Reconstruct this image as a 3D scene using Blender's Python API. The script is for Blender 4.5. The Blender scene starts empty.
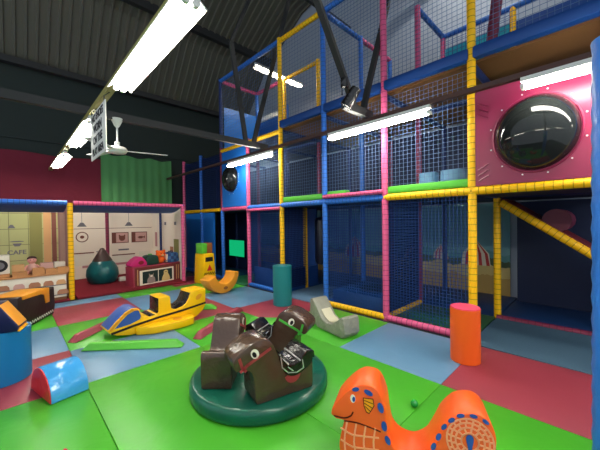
import bpy, bmesh, math, random
from math import sin, cos, pi, radians, atan2, hypot
from mathutils import Vector, Matrix
random.seed(4)
SC = bpy.context.scene
COL = SC.collection

# ------------------------------------------------------------------ materials
def lin(c):
    out = []
    for v in c:
        v = v / 255
        out.append(v / 12.92 if v <= .04045 else ((v + .055) / 1.055) ** 2.4)
    return (*out, 1)

def mat_base(name):
    m = bpy.data.materials.new(name); m.use_nodes = True
    nt = m.node_tree
    return m, nt, nt.nodes['Principled BSDF']

def link(nt, a, b): nt.links.new(a, b)

def vinyl(name, rgb, rough=.38, bump=.12, scale=5, spec=.4):
    m, nt, p = mat_base(name)
    p.inputs['Roughness'].default_value = rough
    p.inputs['Specular IOR Level'].default_value = spec
    tc = nt.nodes.new('ShaderNodeTexCoord')
    n1 = nt.nodes.new('ShaderNodeTexNoise'); n1.inputs['Scale'].default_value = scale; n1.inputs['Detail'].default_value = 3
    n1.inputs['Distortion'].default_value = .6
    link(nt, tc.outputs['Object'], n1.inputs['Vector'])
    b = nt.nodes.new('ShaderNodeBump'); b.inputs['Strength'].default_value = bump; b.inputs['Distance'].default_value = .05
    link(nt, n1.outputs['Fac'], b.inputs['Height']); link(nt, b.outputs['Normal'], p.inputs['Normal'])
    n2 = nt.nodes.new('ShaderNodeTexNoise'); n2.inputs['Scale'].default_value = 2.2; n2.inputs['Detail'].default_value = 5
    link(nt, tc.outputs['Object'], n2.inputs['Vector'])
    mix = nt.nodes.new('ShaderNodeMix'); mix.data_type = 'RGBA'
    c = lin(rgb)
    mix.inputs['A'].default_value = (c[0]*.9, c[1]*.9, c[2]*.9, 1); mix.inputs['B'].default_value = (min(1, c[0]*1.08), min(1, c[1]*1.08), min(1, c[2]*1.08), 1)
    link(nt, n2.outputs['Fac'], mix.inputs['Factor']); link(nt, mix.outputs['Result'], p.inputs['Base Color'])
    return m

def plain(name, rgb, rough=.6, metal=0, spec=.3):
    m, nt, p = mat_base(name)
    p.inputs['Base Color'].default_value = lin(rgb); p.inputs['Roughness'].default_value = rough
    p.inputs['Metallic'].default_value = metal; p.inputs['Specular IOR Level'].default_value = spec
    return m

def carpet(name, rgb):
    m, nt, p = mat_base(name)
    tc = nt.nodes.new('ShaderNodeTexCoord')
    n = nt.nodes.new('ShaderNodeTexNoise'); n.inputs['Scale'].default_value = 160
    link(nt, tc.outputs['Object'], n.inputs['Vector'])
    mix = nt.nodes.new('ShaderNodeMix'); mix.data_type = 'RGBA'; c = lin(rgb)
    mix.inputs['A'].default_value = (c[0]*.7, c[1]*.7, c[2]*.7, 1); mix.inputs['B'].default_value = (c[0]*1.3, c[1]*1.3, c[2]*1.3, 1)
    link(nt, n.outputs['Fac'], mix.inputs['Factor']); link(nt, mix.outputs['Result'], p.inputs['Base Color'])
    b = nt.nodes.new('ShaderNodeBump'); b.inputs['Strength'].default_value = .3; b.inputs['Distance'].default_value = .01
    link(nt, n.outputs['Fac'], b.inputs['Height']); link(nt, b.outputs['Normal'], p.inputs['Normal'])
    p.inputs['Roughness'].default_value = .95; p.inputs['Specular IOR Level'].default_value = .1
    return m

def padpipe(name, rgb, pitch=.072):
    """foam sleeve bound with cable ties: a thin dark groove every pitch along the local Z axis"""
    m, nt, p = mat_base(name)
    tc = nt.nodes.new('ShaderNodeTexCoord'); sx = nt.nodes.new('ShaderNodeSeparateXYZ')
    link(nt, tc.outputs['Object'], sx.inputs[0])
    d = nt.nodes.new('ShaderNodeMath'); d.operation = 'DIVIDE'; d.inputs[1].default_value = pitch
    link(nt, sx.outputs['Z'], d.inputs[0])
    f = nt.nodes.new('ShaderNodeMath'); f.operation = 'FRACT'; link(nt, d.outputs[0], f.inputs[0])
    g = nt.nodes.new('ShaderNodeMath'); g.operation = 'LESS_THAN'; g.inputs[1].default_value = .13
    link(nt, f.outputs[0], g.inputs[0])
    mix = nt.nodes.new('ShaderNodeMix'); mix.data_type = 'RGBA'; c = lin(rgb)
    mix.inputs['A'].default_value = c; mix.inputs['B'].default_value = (c[0]*.5, c[1]*.5, c[2]*.5, 1)
    link(nt, g.outputs[0], mix.inputs['Factor']); link(nt, mix.outputs['Result'], p.inputs['Base Color'])
    b = nt.nodes.new('ShaderNodeBump'); b.inputs['Strength'].default_value = .5; b.inputs['Distance'].default_value = .01; b.invert = True
    link(nt, g.outputs[0], b.inputs['Height']); link(nt, b.outputs['Normal'], p.inputs['Normal'])
    p.inputs['Roughness'].default_value = .45; p.inputs['Specular IOR Level'].default_value = .35
    return m

def emit(name, rgb, strength):
    m = bpy.data.materials.new(name); m.use_nodes = True; nt = m.node_tree
    nt.nodes.clear(); o = nt.nodes.new('ShaderNodeOutputMaterial'); e = nt.nodes.new('ShaderNodeEmission')
    e.inputs['Color'].default_value = lin(rgb); e.inputs['Strength'].default_value = strength
    link(nt, e.outputs[0], o.inputs['Surface']); return m

def plaid(name, a, bcol):
    m, nt, p = mat_base(name)
    tc = nt.nodes.new('ShaderNodeTexCoord'); ck = nt.nodes.new('ShaderNodeTexChecker'); ck.inputs['Scale'].default_value = 14
    ck.inputs['Color1'].default_value = lin(a); ck.inputs['Color2'].default_value = lin(bcol)
    link(nt, tc.outputs['Object'], ck.inputs['Vector']); link(nt, ck.outputs['Color'], p.inputs['Base Color'])
    p.inputs['Roughness'].default_value = .8
    return m

def tiles(name, a, bcol, mortar):
    m, nt, p = mat_base(name)
    tc = nt.nodes.new('ShaderNodeTexCoord'); mp = nt.nodes.new('ShaderNodeMapping')
    mp.inputs['Rotation'].default_value = (pi/2, 0, 0)
    ck = nt.nodes.new('ShaderNodeTexBrick'); ck.offset = 0
    ck.inputs['Scale'].default_value = 1.0; ck.inputs['Brick Width'].default_value = .3; ck.inputs['Row Height'].default_value = .33
    ck.inputs['Mortar Size'].default_value = .006
    ck.inputs['Color1'].default_value = lin(a); ck.inputs['Color2'].default_value = lin(bcol); ck.inputs['Mortar'].default_value = lin(mortar)
    link(nt, tc.outputs['Object'], mp.inputs[0]); link(nt, mp.outputs[0], ck.inputs['Vector'])
    link(nt, ck.outputs['Color'], p.inputs['Base Color']); p.inputs['Roughness'].default_value = .5
    return m

def mural_mat(name):
    """printed backdrop: dusky teal sky, tawny sawdust ground with a ragged line of bushes between (fixed heights)"""
    m, nt, p = mat_base(name)
    tc = nt.nodes.new('ShaderNodeTexCoord'); sx = nt.nodes.new('ShaderNodeSeparateXYZ')
    link(nt, tc.outputs['Object'], sx.inputs[0])
    n = nt.nodes.new('ShaderNodeTexNoise'); n.inputs['Scale'].default_value = 3.5; n.inputs['Detail'].default_value = 4
    link(nt, tc.outputs['Object'], n.inputs['Vector'])
    ma = nt.nodes.new('ShaderNodeMath'); ma.operation = 'MULTIPLY_ADD'; ma.inputs[1].default_value = .35
    link(nt, n.outputs['Fac'], ma.inputs[0]); link(nt, sx.outputs['Z'], ma.inputs[2])
    r = nt.nodes.new('ShaderNodeValToRGB'); r.color_ramp.interpolation = 'CONSTANT'
    e = r.color_ramp.elements
    e[0].position = 0; e[0].color = lin((176, 144, 78)); e[1].position = .52; e[1].color = lin((200, 178, 112))
    for pos, c in ((.74, (70, 90, 60)), (.86, (90, 150, 150)), (.98, (116, 166, 176))):
        k = e.new(pos); k.color = lin(c)
    link(nt, ma.outputs[0], r.inputs[0]); link(nt, r.outputs[0], p.inputs['Base Color']); p.inputs['Roughness'].default_value = .6
    return m

M = dict(
    green=vinyl('vinyl_green', (70, 166, 40), .36, .16, 3.0),
    pink=vinyl('vinyl_pink', (148, 54, 68), .46, .1, 4),
    blue=vinyl('vinyl_blue', (94, 136, 168), .38, .1, 4),
    grass=vinyl('vinyl_lime', (86, 180, 54), .35, .1, 6),
    teal=vinyl('vinyl_teal', (12, 98, 88), .3, .35, 5),
    tealcyl=vinyl('vinyl_sea_green', (28, 122, 126), .45, .05, 5),
    brown=vinyl('vinyl_brown', (72, 52, 40), .26, .3, 8, .6),
    orange=vinyl('vinyl_orange', (240, 94, 24), .4, .12, 6),
    orange_side=vinyl('vinyl_deep_orange', (240, 96, 40), .4, .1, 6),
    yellow=vinyl('vinyl_yellow', (248, 190, 10), .32, .1, 8),
    amber=vinyl('vinyl_amber', (232, 152, 40), .4, .12, 8),
    black=vinyl('vinyl_black', (24, 22, 24), .22, .3, 9, .6),
    chalk=vinyl('vinyl_charcoal_brown', (40, 26, 26), .5, .1, 9),
    navy=vinyl('vinyl_navy', (16, 18, 70), .4, .1, 6),
    sky=vinyl('vinyl_sky', (66, 160, 226), .16, .25, 7, .6),
    red=vinyl('vinyl_red', (214, 40, 46), .3, .15, 6),
    maroon=vinyl('vinyl_maroon', (120, 24, 32), .4, .1, 6),
    drum=vinyl('vinyl_drum_blue', (10, 112, 168), .45, .08, 6),
    grey=vinyl('vinyl_grey', (140, 140, 126), .4, .7, 12),
    cream=vinyl('vinyl_cream', (206, 200, 172), .45, .2, 10),
    cockpit=vinyl('vinyl_cockpit_blue', (54, 88, 160), .35, .1, 8),
    bag=vinyl('vinyl_bottle_teal', (12, 88, 92), .28, .35, 4),
    bagcap=vinyl('vinyl_cap_brown', (62, 42, 38), .45, .2, 8),
    magenta=plain('panel_magenta', (138, 26, 68), .34, 0, .5),
    bluepanel=plain('panel_blue', (30, 110, 200), .3, 0, .5),
    darkblue=vinyl('panel_dark_blue', (16, 64, 134), .45, .05, 4),
    navypad=vinyl('panel_navy', (14, 30, 66), .55, .05, 4),
    bluefloor=vinyl('deck_blue', (24, 60, 112), .5, .05, 4),
    greenfloor=vinyl('deck_green', (34, 92, 60), .5, .05, 4),
    greypad=vinyl('deck_grey_blue', (88, 120, 150), .5, .05, 4),
    wood=plain('plywood', (104, 72, 40), .7),
    redwood=plain('red_rail', (150, 30, 50), .5),
    p_yellow=padpipe('pad_yellow', (248, 190, 10)), p_blue=padpipe('pad_blue', (44, 108, 200)), p_pink=padpipe('pad_pink', (214, 88, 134)),
    p_green=padpipe('pad_green', (70, 160, 60)), p_dark=padpipe('pad_dark_blue', (28, 48, 100)), p_maroon=padpipe('pad_maroon', (120, 36, 66)),
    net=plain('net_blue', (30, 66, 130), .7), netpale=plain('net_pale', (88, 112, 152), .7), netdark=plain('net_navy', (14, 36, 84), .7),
    steel=plain('steel_dark', (62, 62, 62), .55, .4), trunk=plain('trunking_olive', (150, 142, 74), .5, .2), trunkdark=plain('trunking_brown', (84, 60, 56), .5, .3),
    white=plain('white_paint', (226, 226, 222), .4), reflector=plain('white_reflector', (236, 236, 230), .3),
    sheet=plain('roof_sheet', (98, 96, 84), .7), sheetblue=plain('roof_sheet_pale', (168, 178, 194), .7), clad=plain('wall_clad', (46, 55, 52), .8),
    cloth_red=vinyl('cloth_maroon', (122, 46, 60), .9, .4, 2, .1), cloth_green=vinyl('cloth_green', (92, 152, 94), .9, .4, 2, .1),
    concrete=carpet('dark_floor', (60, 60, 66)), carpet=carpet('carpet_red', (120, 36, 46)), carpetgrey=carpet('carpet_slate', (66, 92, 112)),
    tube=emit('lamp_tube', (255, 250, 236), 46), tubesmall=emit('lamp_tube_inner', (255, 244, 220), 46), glow=emit('green_glow', (18, 190, 120), .55),
    sign=plain('sign_white', (226, 224, 216), .5), ink=plain('ink_black', (26, 24, 26), .6),
    vet=plain('print_cream', (236, 222, 204), .5), line=plain('print_brown', (120, 70, 60), .6), grey_ink=plain('print_grey', (110, 106, 112), .6),
    canopy=vinyl('canopy_blue', (46, 92, 170), .6, .1, 4), tile=tiles('print_tiles', (184, 182, 124), (174, 174, 116), (116, 114, 74)),
    olive=plain('print_olive', (136, 132, 76), .6), sand=plain('print_sand', (208, 160, 110), .6), rose=plain('print_rose', (186, 130, 130), .6),
    crate=plain('crate_wood', (190, 134, 84), .6), cratein=plain('crate_dark', (110, 70, 40), .7), pastry=plain('print_pastry', (176, 122, 90), .6),
    pastrypink=plain('print_pastry_pink', (206, 160, 150), .6), shelfwhite=plain('print_shelf', (226, 218, 200), .5),
    skin=plain('doll_skin', (226, 160, 150), .5), hair=plain('doll_hair', (60, 30, 30), .7), cabinet=vinyl('cabinet_pink', (156, 52, 72), .4, .05, 4),
    cabface=plain('print_wood_red', (112, 44, 42), .5), cage=plain('print_cage_dark', (24, 44, 44), .5), catgrey=plain('print_cat', (150, 130, 124), .6),
    dogyellow=plain('print_dog', (216, 186, 120), .6), plaid=plaid('plaid_blue', (60, 104, 150), (36, 60, 110)), magbag=vinyl('bag_magenta', (200, 36, 112), .5),
    darkbag=vinyl('bag_dark_green', (20, 60, 50), .5), toyorange=vinyl('plush_orange', (240, 104, 40), .9, .4, 20, .1), ballgreen=plain('ball_green', (30, 150, 60), .25, 0, .5),
    eyewhite=plain('print_eye', (238, 232, 214), .4), pupil=plain('print_pupil', (16, 16, 18), .4), silver=plain('silver_trim', (206, 206, 206), .2, .6),
    harness_red=plain('harness_red', (150, 52, 56), .5), harness_green=plain('harness_green', (70, 170, 60), .5), spot=plain('print_spot_blue', (40, 78, 160), .4),
    scale=plain('print_scale', (252, 170, 130), .5), lip=plain('print_lip', (90, 20, 10), .5), gill=plain('print_gill', (246, 160, 30), .5),
    mural=mural_mat('print_mural'), tentred=plain('print_tent_red', (190, 60, 60), .6), tentwhite=plain('print_tent_white', (220, 210, 190), .6),
    brownbox=vinyl('vinyl_box_brown', (150, 86, 40), .5), pinktop=vinyl('vinyl_top_pink', (232, 76, 110), .4, .05),
    bag_navy=vinyl('punch_bag', (22, 26, 48), .35, .1), whitebag=plain('white_toy', (226, 220, 206), .5),
)
dm, nt, p = mat_base('dome_glass')       # smoked polycarbonate
p.inputs['Base Color'].default_value = (.015, .018, .018, 1); p.inputs['Roughness'].default_value = .06
p.inputs['Specular IOR Level'].default_value = .9; p.inputs['Transmission Weight'].default_value = .25; p.inputs['IOR'].default_value = 1.3
M['dome'] = dm

# ------------------------------------------------------------------ mesh helpers
def finish(bm, name, mats, smooth=True, angle=.7):
    bmesh.ops.recalc_face_normals(bm, faces=bm.faces[:])
    me = bpy.data.meshes.new(name); 
    if smooth:
        for f in bm.faces: f.smooth = True
        for e in bm.edges:
            e.smooth = (len(e.link_faces) == 2 and e.calc_face_angle(0) < angle)
    bm.to_mesh(me); bm.free()
    for m in (mats if isinstance(mats, (list, tuple)) else [mats]): me.materials.append(m)
    return me

def add(name, me, parent=None, loc=(0, 0, 0), rot=(0, 0, 0)):
    o = bpy.data.objects.new(name, me); COL.objects.link(o)
    o.location = loc; o.rotation_euler = rot
    if parent: o.parent = parent
    return o

def tag(o, label, cat, group=None, kind=None):
    if label: o['label'] = label
    if cat: o['category'] = cat
    if group: o['group'] = group
    if kind: o['kind'] = kind
    return o

def thing(name, label, cat, loc=(0, 0, 0), rz=0, group=None):
    o = bpy.data.objects.new(name, None); COL.objects.link(o); o.empty_display_size = .1
    o.location = loc; o.rotation_euler = (0, 0, rz)
    return tag(o, label, cat, group)

def struct(name, me, loc=(0, 0, 0), rot=(0, 0, 0)):
    o = add(name, me, None, loc, rot); o['kind'] = 'structure'; return o

def bm_box(bm, a, b, mi=0):
    x0, y0, z0 = a; x1, y1, z1 = b
    v = [bm.verts.new(c) for c in ((x0,y0,z0),(x1,y0,z0),(x1,y1,z0),(x0,y1,z0),(x0,y0,z1),(x1,y0,z1),(x1,y1,z1),(x0,y1,z1))]
    for f in ((3,2,1,0),(4,5,6,7),(0,1,5,4),(1,2,6,5),(2,3,7,6),(3,0,4,7)):
        bm.faces.new([v[i] for i in f]).material_index = mi

def bevel(bm, w, seg=2, ang=.5):
    es = [e for e in bm.edges if len(e.link_faces) == 2 and e.calc_face_angle(0) > ang]
    if es and w > 0: bmesh.ops.bevel(bm, geom=es, offset=w, segments=seg, affect='EDGES', profile=.5, clamp_overlap=True)

def box(a, b, mat, bev=0, seg=2):
    bm = bmesh.new(); bm_box(bm, a, b); bmesh.ops.recalc_face_normals(bm, faces=bm.faces[:]); bevel(bm, bev, seg)
    return finish(bm, 'box_mesh', mat)

def cyl(r, h, mat, n=24, bev=.01, r2=None, z0=0, mats=None, topmat=None):
    bm = bmesh.new(); r2 = r if r2 is None else r2
    A = [bm.verts.new((r*cos(2*pi*i/n), r*sin(2*pi*i/n), z0)) for i in range(n)]
    B = [bm.verts.new((r2*cos(2*pi*i/n), r2*sin(2*pi*i/n), z0+h)) for i in range(n)]
    bm.faces.new(A[::-1]); t = bm.faces.new(B)
    if topmat: t.material_index = 1
    for i in range(n): bm.faces.new((A[i], A[(i+1)%n], B[(i+1)%n], B[i]))
    bevel(bm, bev, 2, .6)
    return finish(bm, 'cylinder_mesh', [mat, topmat] if topmat else mat)

def lathe(prof, mat, n=28):
    bm = bmesh.new(); rings = []
    for r, z in prof:
        rings.append([bm.verts.new((max(r, .0005)*cos(2*pi*i/n), max(r, .0005)*sin(2*pi*i/n), z)) for i in range(n)])
    for a, b in zip(rings, rings[1:]):
        for i in range(n): bm.faces.new((a[i], a[(i+1)%n], b[(i+1)%n], b[i]))
    bm.faces.new(rings[0][::-1]); bm.faces.new(rings[-1])
    return finish(bm, 'lathe_mesh', mat, angle=1.0)

def ball(r, mat, sc=(1, 1, 1), n=16):
    bm = bmesh.new(); bmesh.ops.create_uvsphere(bm, u_segments=n*2, v_segments=n, radius=r)
    for v in bm.verts: v.co = Vector((v.co.x*sc[0], v.co.y*sc[1], v.co.z*sc[2]))
    return finish(bm, 'ball_mesh', mat, angle=2)

def bm_bar(bm, a, b, w, h=None, mi=0):
    """rectangular bar from a to b"""
    h = h or w; a = Vector(a); b = Vector(b); d = (b-a).normalized()
    up = Vector((0, 0, 1)) if abs(d.z) < .95 else Vector((0, 1, 0))
    s = d.cross(up).normalized(); u = s.cross(d)
    v = []
    for p in (a, b):
        for i, j in ((-1,-1),(1,-1),(1,1),(-1,1)): v.append(bm.verts.new(p + s*i*w/2 + u*j*h/2))
    for f in ((3,2,1,0),(4,5,6,7),(0,1,5,4),(1,2,6,5),(2,3,7,6),(3,0,4,7)):
        bm.faces.new([v[i] for i in f]).material_index = mi

def bar(a, b, w, mat, h=None):
    bm = bmesh.new(); bm_bar(bm, a, b, w, h); return finish(bm, 'bar_mesh', mat)

def tube(pts, r, mat, n=10):
    bm = bmesh.new(); pts = [Vector(p) for p in pts]; rings = []
    for i, p in enumerate(pts):
        d = (pts[min(i+1, len(pts)-1)] - pts[max(i-1, 0)]).normalized()
        up = Vector((0, 0, 1)) if abs(d.z) < .9 else Vector((1, 0, 0))
        s = d.cross(up).normalized(); u = s.cross(d)
        rings.append([bm.verts.new(p + s*r*cos(2*pi*k/n) + u*r*sin(2*pi*k/n)) for k in range(n)])
    for a, b in zip(rings, rings[1:]):
        for k in range(n): bm.faces.new((a[k], a[(k+1)%n], b[(k+1)%n], b[k]))
    bm.faces.new(rings[0][::-1]); bm.faces.new(rings[-1])
    return finish(bm, 'tube_mesh', mat, angle=1)

def spline(pts, n=5, closed=False):
    P = [Vector((p[0], p[1])) for p in pts]; out = []
    N = len(P); R = range(N) if closed else range(N-1)
    for i in R:
        p0 = P[(i-1) % N] if closed or i > 0 else P[i]
        p1 = P[i]; p2 = P[(i+1) % N]
        p3 = P[(i+2) % N] if closed or i+2 < N else p2
        for k in range(n):
            t = k/n
            q = .5*((2*p1) + (p2-p0)*t + (2*p0-5*p1+4*p2-p3)*t*t + (3*p1-p0-3*p2+p3)*t**3)
            out.append((q.x, q.y))
    if not closed: out.append((P[-1].x, P[-1].y))
    return out

def extrude(prof, y0, y1, mats, bev=.012, seg=2, edge_mat=None, ang=.45):
    """profile (x,z) swept from y0 to y1; edge_mat(i, mid) gives the material of the side face of edge i"""
    bm = bmesh.new()
    A = [bm.verts.new((x, y0, z)) for x, z in prof]; B = [bm.verts.new((x, y1, z)) for x, z in prof]
    n = len(prof)
    bm.faces.new(A); bm.faces.new(B[::-1])
    for i in range(n):
        j = (i+1) % n
        f = bm.faces.new((A[i], B[i], B[j], A[j]))
        if edge_mat: f.material_index = edge_mat(i, ((prof[i][0]+prof[j][0])/2, (prof[i][1]+prof[j][1])/2))
    bmesh.ops.recalc_face_normals(bm, faces=bm.faces[:])
    if bev:
        es = [e for e in bm.edges if len(e.link_faces) == 2 and abs(e.verts[0].co.y - e.verts[1].co.y) < 1e-6]
        es += [e for e in bm.edges if abs(e.verts[0].co.y - e.verts[1].co.y) > 1e-6 and e.calc_face_angle(0) > .7]
        bmesh.ops.bevel(bm, geom=es, offset=bev, segments=seg, affect='EDGES', profile=.5, clamp_overlap=True)
    bmesh.ops.triangulate(bm, faces=[f for f in bm.faces if len(f.verts) > 4])
    return finish(bm, 'extruded_mesh', mats, angle=ang)

def flat(pts, y, th, mat):
    """thin print (x,z outline) standing in the XZ plane at y, thickness th towards -y if th<0"""
    return extrude(pts, y, y+th, mat, 0)

def ell(cx, cz, rx, rz, n=20, rot=0):
    return [(cx + rx*cos(t)*cos(rot) - rz*sin(t)*sin(rot), cz + rx*cos(t)*sin(rot) + rz*sin(t)*cos(rot)) for t in [2*pi*i/n for i in range(n)]]

def strip2(lines, w, y, th, mat):
    """polylines (x,z) as thin raised strips in the XZ plane, one mesh"""
    bm = bmesh.new()
    for pts in lines:
        for a, b in zip(pts, pts[1:]):
            d = Vector((b[0]-a[0], b[1]-a[1])); 
            if d.length < 1e-6: continue
            d.normalize(); s = Vector((-d.y, d.x))*w/2; e = d*w*.4
            q = [(a[0]-e.x+s.x, a[1]-e.y+s.y), (b[0]+e.x+s.x, b[1]+e.y+s.y), (b[0]+e.x-s.x, b[1]+e.y-s.y), (a[0]-e.x-s.x, a[1]-e.y-s.y)]
            F = [bm.verts.new((x, y+th, z)) for x, z in q]; G = [bm.verts.new((x, y, z)) for x, z in q]
            bm.faces.new(F); bm.faces.new(G[::-1])
            for i in range(4): bm.faces.new((F[i], G[i], G[(i+1)%4], F[(i+1)%4]))
    return finish(bm, 'strip_mesh', mat, smooth=False)

def text_mesh(s, size, mat, depth=.002, bold=0.0, spacing=1.0):
    c = bpy.data.curves.new('lettering', 'FONT'); c.body = s; c.size = size; c.align_x = 'CENTER'; c.align_y = 'CENTER'
    c.extrude = depth; c.offset = bold; c.space_character = spacing
    o = bpy.data.objects.new('lettering_tmp', c); COL.objects.link(o)
    dg = bpy.context.evaluated_depsgraph_get()
    me = bpy.data.meshes.new_from_object(o.evaluated_get(dg)); 
    bpy.data.objects.remove(o); bpy.data.curves.remove(c)
    me.materials.clear(); me.materials.append(mat)
    return me

# ------------------------------------------------------------------ setting
struct('floor', box((-3.5, -4, -.10), (6.6, 9.6, -.04), M['concrete']))
prof = [(9.5, 5.15), (8.3, 6.6), (6.4, 7.7), (3, 8.3), (-4.1, 8.5)]
def corrugated(mat, x0, x1, pitch=.19, dep=.05):
    bm = bmesh.new(); cols = []
    x = x0; k = 0
    offs = [0, .62, .70, .92]; dz = [0, 0, 1, 1]
    while x < x1:
        for o_, d_ in zip(offs, dz):
            cols.append([bm.verts.new((x + o_*pitch, y, z - d_*dep)) for y, z in prof])
        x += pitch
    for a, b in zip(cols, cols[1:]):
        for i in range(len(prof)-1): bm.faces.new((a[i], b[i], b[i+1], a[i+1]))
    return finish(bm, 'roof_mesh', mat, smooth=False)
struct('ceiling', corrugated(M['sheet'], -3.6, 6.6))
# back wall with horizontal sheeting rails pressed in
bm = bmesh.new(); bm_box(bm, (-3.6, 9.5, -.1), (6.6, 9.6, 5.2))
for z in (3.4, 4.3): bm_box(bm, (-3.6, 9.46, z), (6.6, 9.5, z+.07))
struct('wall_back', finish(bm, 'wall_mesh', M['clad'], smooth=False))
struct('wall_right', box((6.5, -4, -.1), (6.6, 9.5, 8.4), M['sheetblue']))
struct('trim_eaves', bar((-3.5, 9.36, 5.12), (6.5, 9.36, 5.12), .18, M['steel'], .14))
struct('trim_purlin', bar((-3.5, 7.9, 6.75), (6.5, 7.9, 6.75), .14, M['steel'], .2))

# roof trusses (chords and lacing of one truss move together)
def truss(y, webs, label, x0=-3.48, x1=3.62):
    t = thing('roof_truss', label, 'truss', (0, y, 2.82), 0, 'steel roof trusses')
    add('bottom_chord', bar((x0, 0, .02), (x1, 0, .02), .07, M['steel'], .1), t)
    add('top_chord', bar((-3.48, 0, 3.5), (6.4, 0, 3.5), .07, M['steel'], .1), t)
    for a, b in webs:
        add('web_bar', bar((a[0], 0, a[1]-2.82), (b[0], 0, b[1]-2.82), .075, M['steel'], .05), t)
truss(4.6, [((3.6, 6.3), (2.86, 4.58)), ((2.86, 4.58), (3.14, 2.84)), ((4.35, 6.3), (3.4, 3.2)), ((3.4, 3.2), (3.3, 2.84))],
      'dark steel roof truss carrying the white ceiling fan')
truss(2.27, [((.9, 6.3), (2.62, 3.76)), ((2.62, 3.76), (3.25, 2.84)), ((4.75, 6.3), (3.41, 2.84))],
      'dark steel roof truss with the black spotlight by its V-shaped bars', 3.0)

# lighting trunking and battens
def batten(loc, label, L=1.46, tubes=2, rot=pi/2, mat='tube', group='fluorescent batten lamps', wings=True):
    t = thing('fluorescent_lamp', label, 'lamp', loc, rot, group)
    bm = bmesh.new(); bm_box(bm, (-L/2-.03, -.03, .012), (L/2+.03, .03, .0502)); bevel(bm, .006, 1)
    add('batten_body', finish(bm, 'body_mesh', M['white']), t)
    pr = [(-.035, .0), (-.095, -.045), (-.1, -.04), (-.04, .01), (.04, .01), (.1, -.04), (.095, -.045), (.035, .0)]
    bm = bmesh.new()
    A = [bm.verts.new((-L/2-.02, y, z)) for y, z in pr]; B = [bm.verts.new((L/2+.02, y, z)) for y, z in pr]
    bm.faces.new(A); bm.faces.new(B[::-1])
    for i in range(len(pr)): bm.faces.new((A[i], B[i], B[(i+1) % len(pr)], A[(i+1) % len(pr)]))
    bmesh.ops.triangulate(bm, faces=[f for f in bm.faces if len(f.verts) > 4])
    if wings: add('reflector', finish(bm, 'reflector_mesh', M['reflector'], smooth=False), t)
    else: bm.free(); add('diffuser_tray', box((-L/2, -.045, 0), (L/2, .045, .0115), M['reflector'], .003), t)
    for y in ((-.028, .028) if tubes == 2 else (0,)):
        o = add('tube', cyl(.021, L, M[mat], 10, 0, None, -L/2), t, (0, y, -.035), (0, pi/2, 0))
        for s in (-1, 1): add('end_cap', cyl(.023, .03, M['white'], 10, .003), o, (0, 0, s*L/2 + (-.03 if s < 0 else 0)))
    return t
tag(add('lamp_trunking', bar((.75, -3.9, 2.745), (.75, 9.4, 2.745), .07, M['trunk'], .055)), 'olive painted trunking carrying the left row of lamps and hanging sign', 'trunking')
tag(add('lamp_trunking', bar((3.5, -3.9, 2.745), (3.5, 9.4, 2.745), .06, M['trunkdark'], .05)), 'dark brown trunking carrying the lamps in front of the play frame', 'trunking')
for y, l in ((2.36, 'twin-tube fluorescent lamp, large and nearest, above the left of the floor'), (5.1, 'fluorescent lamp in the left row just past the white hanging sign'),
             (7.5, 'small far fluorescent lamp at the back end of the left row'), (-.25, 'fluorescent lamp of the left row, overhead and nearest the viewer'), (-2.7, 'fluorescent lamp of the left row, rearmost behind the viewer')):
    batten((.75, y, 2.667), l)
for y, l in ((5.06, 'fluorescent lamp beside the blue bubble window panel'), (2.17, 'fluorescent lamp in front of the tall pink post of the play frame'),
             (-.2, 'fluorescent lamp in front of the magenta bubble window panel'), (-2.7, 'fluorescent lamp of the right row, rearmost behind the viewer')):
    batten((3.5, y, 2.67), l, wings=False)
batten((4.87, 5.62, 5.0), 'fluorescent lamp high inside the top of the play frame', 1.46, 1, 0, 'tubesmall')
batten((5.4, 1.6, 6.6), 'fluorescent lamp high over the right end of the play frame', 1.46, 2, 0)

# hanging sign: reads towards -X
t = thing('hanging_sign', 'white hanging sign with black capitals under the left lamp row', 'sign', (.7, 3.77, 2.12))
add('board', box((-.005, -.36, 0), (.005, .36, .5), M['sign'], .002), t)
for i, (s, sz) in enumerate((('NO SHOES', .112), ('WORN', .125), ('ON THE', .118), ('PLAY AREA', .105))):
    me = text_mesh(s, sz, M['ink'], .0015, .003)
    o = add('lettering', me, t, (-.0065, 0, .435 - i*.122), (pi/2, 0, -pi/2))
for y in (-.3, .3): add('hook', tube([(0, y, .49), (0, y, .55), (.05, y, .6)], .006, M['steel'], 6), t)

# ceiling fan
t = thing('ceiling_fan', 'white ceiling fan hanging over the green curtain', 'fan', (1.07, 4.6, 2.34))
add('canopy', lathe([(.02, .36), (.035, .38), (.07, .46), (.07, .475)], M['white'], 18), t)
add('rod', cyl(.012, .3, M['white'], 10, 0, None, .1), t)
add('motor', lathe([(.03, 0), (.1, .015), (.125, .05), (.1, .09), (.03, .11), (.03, .16), (.012, .17)], M['white'], 22), t)
for a in (-.18, -.18+2*pi/3, -.18+4*pi/3):
    bm = bmesh.new(); bm_box(bm, (.1, -.055, .045), (.62, .055, .053))
    for v in bm.verts:
        if v.co.x < .2: v.co.y *= .55
    bevel(bm, .003, 1)
    add('blade', finish(bm, 'blade_mesh', M['white']), t, (0, 0, 0), (.12*cos(0), 0, a))

# spotlight on the nearer truss
t = thing('spotlight', 'black spotlight hanging from the nearer roof truss', 'spotlight', (2.95, 2.2, 2.78))
add('can', cyl(.075, .24, M['black'], 18, .008, .06, 0), t, (0, 0, .0), (.5, .3, 0))
add('yoke', tube([(-.07, 0, .12), (-.07, 0, .24), (.07, 0, .24), (.07, 0, .12)], .008, M['black'], 6), t)
add('clamp', box((-.02, -.02, .24), (.02, .06, .36), M['black'], .004), t)

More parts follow.
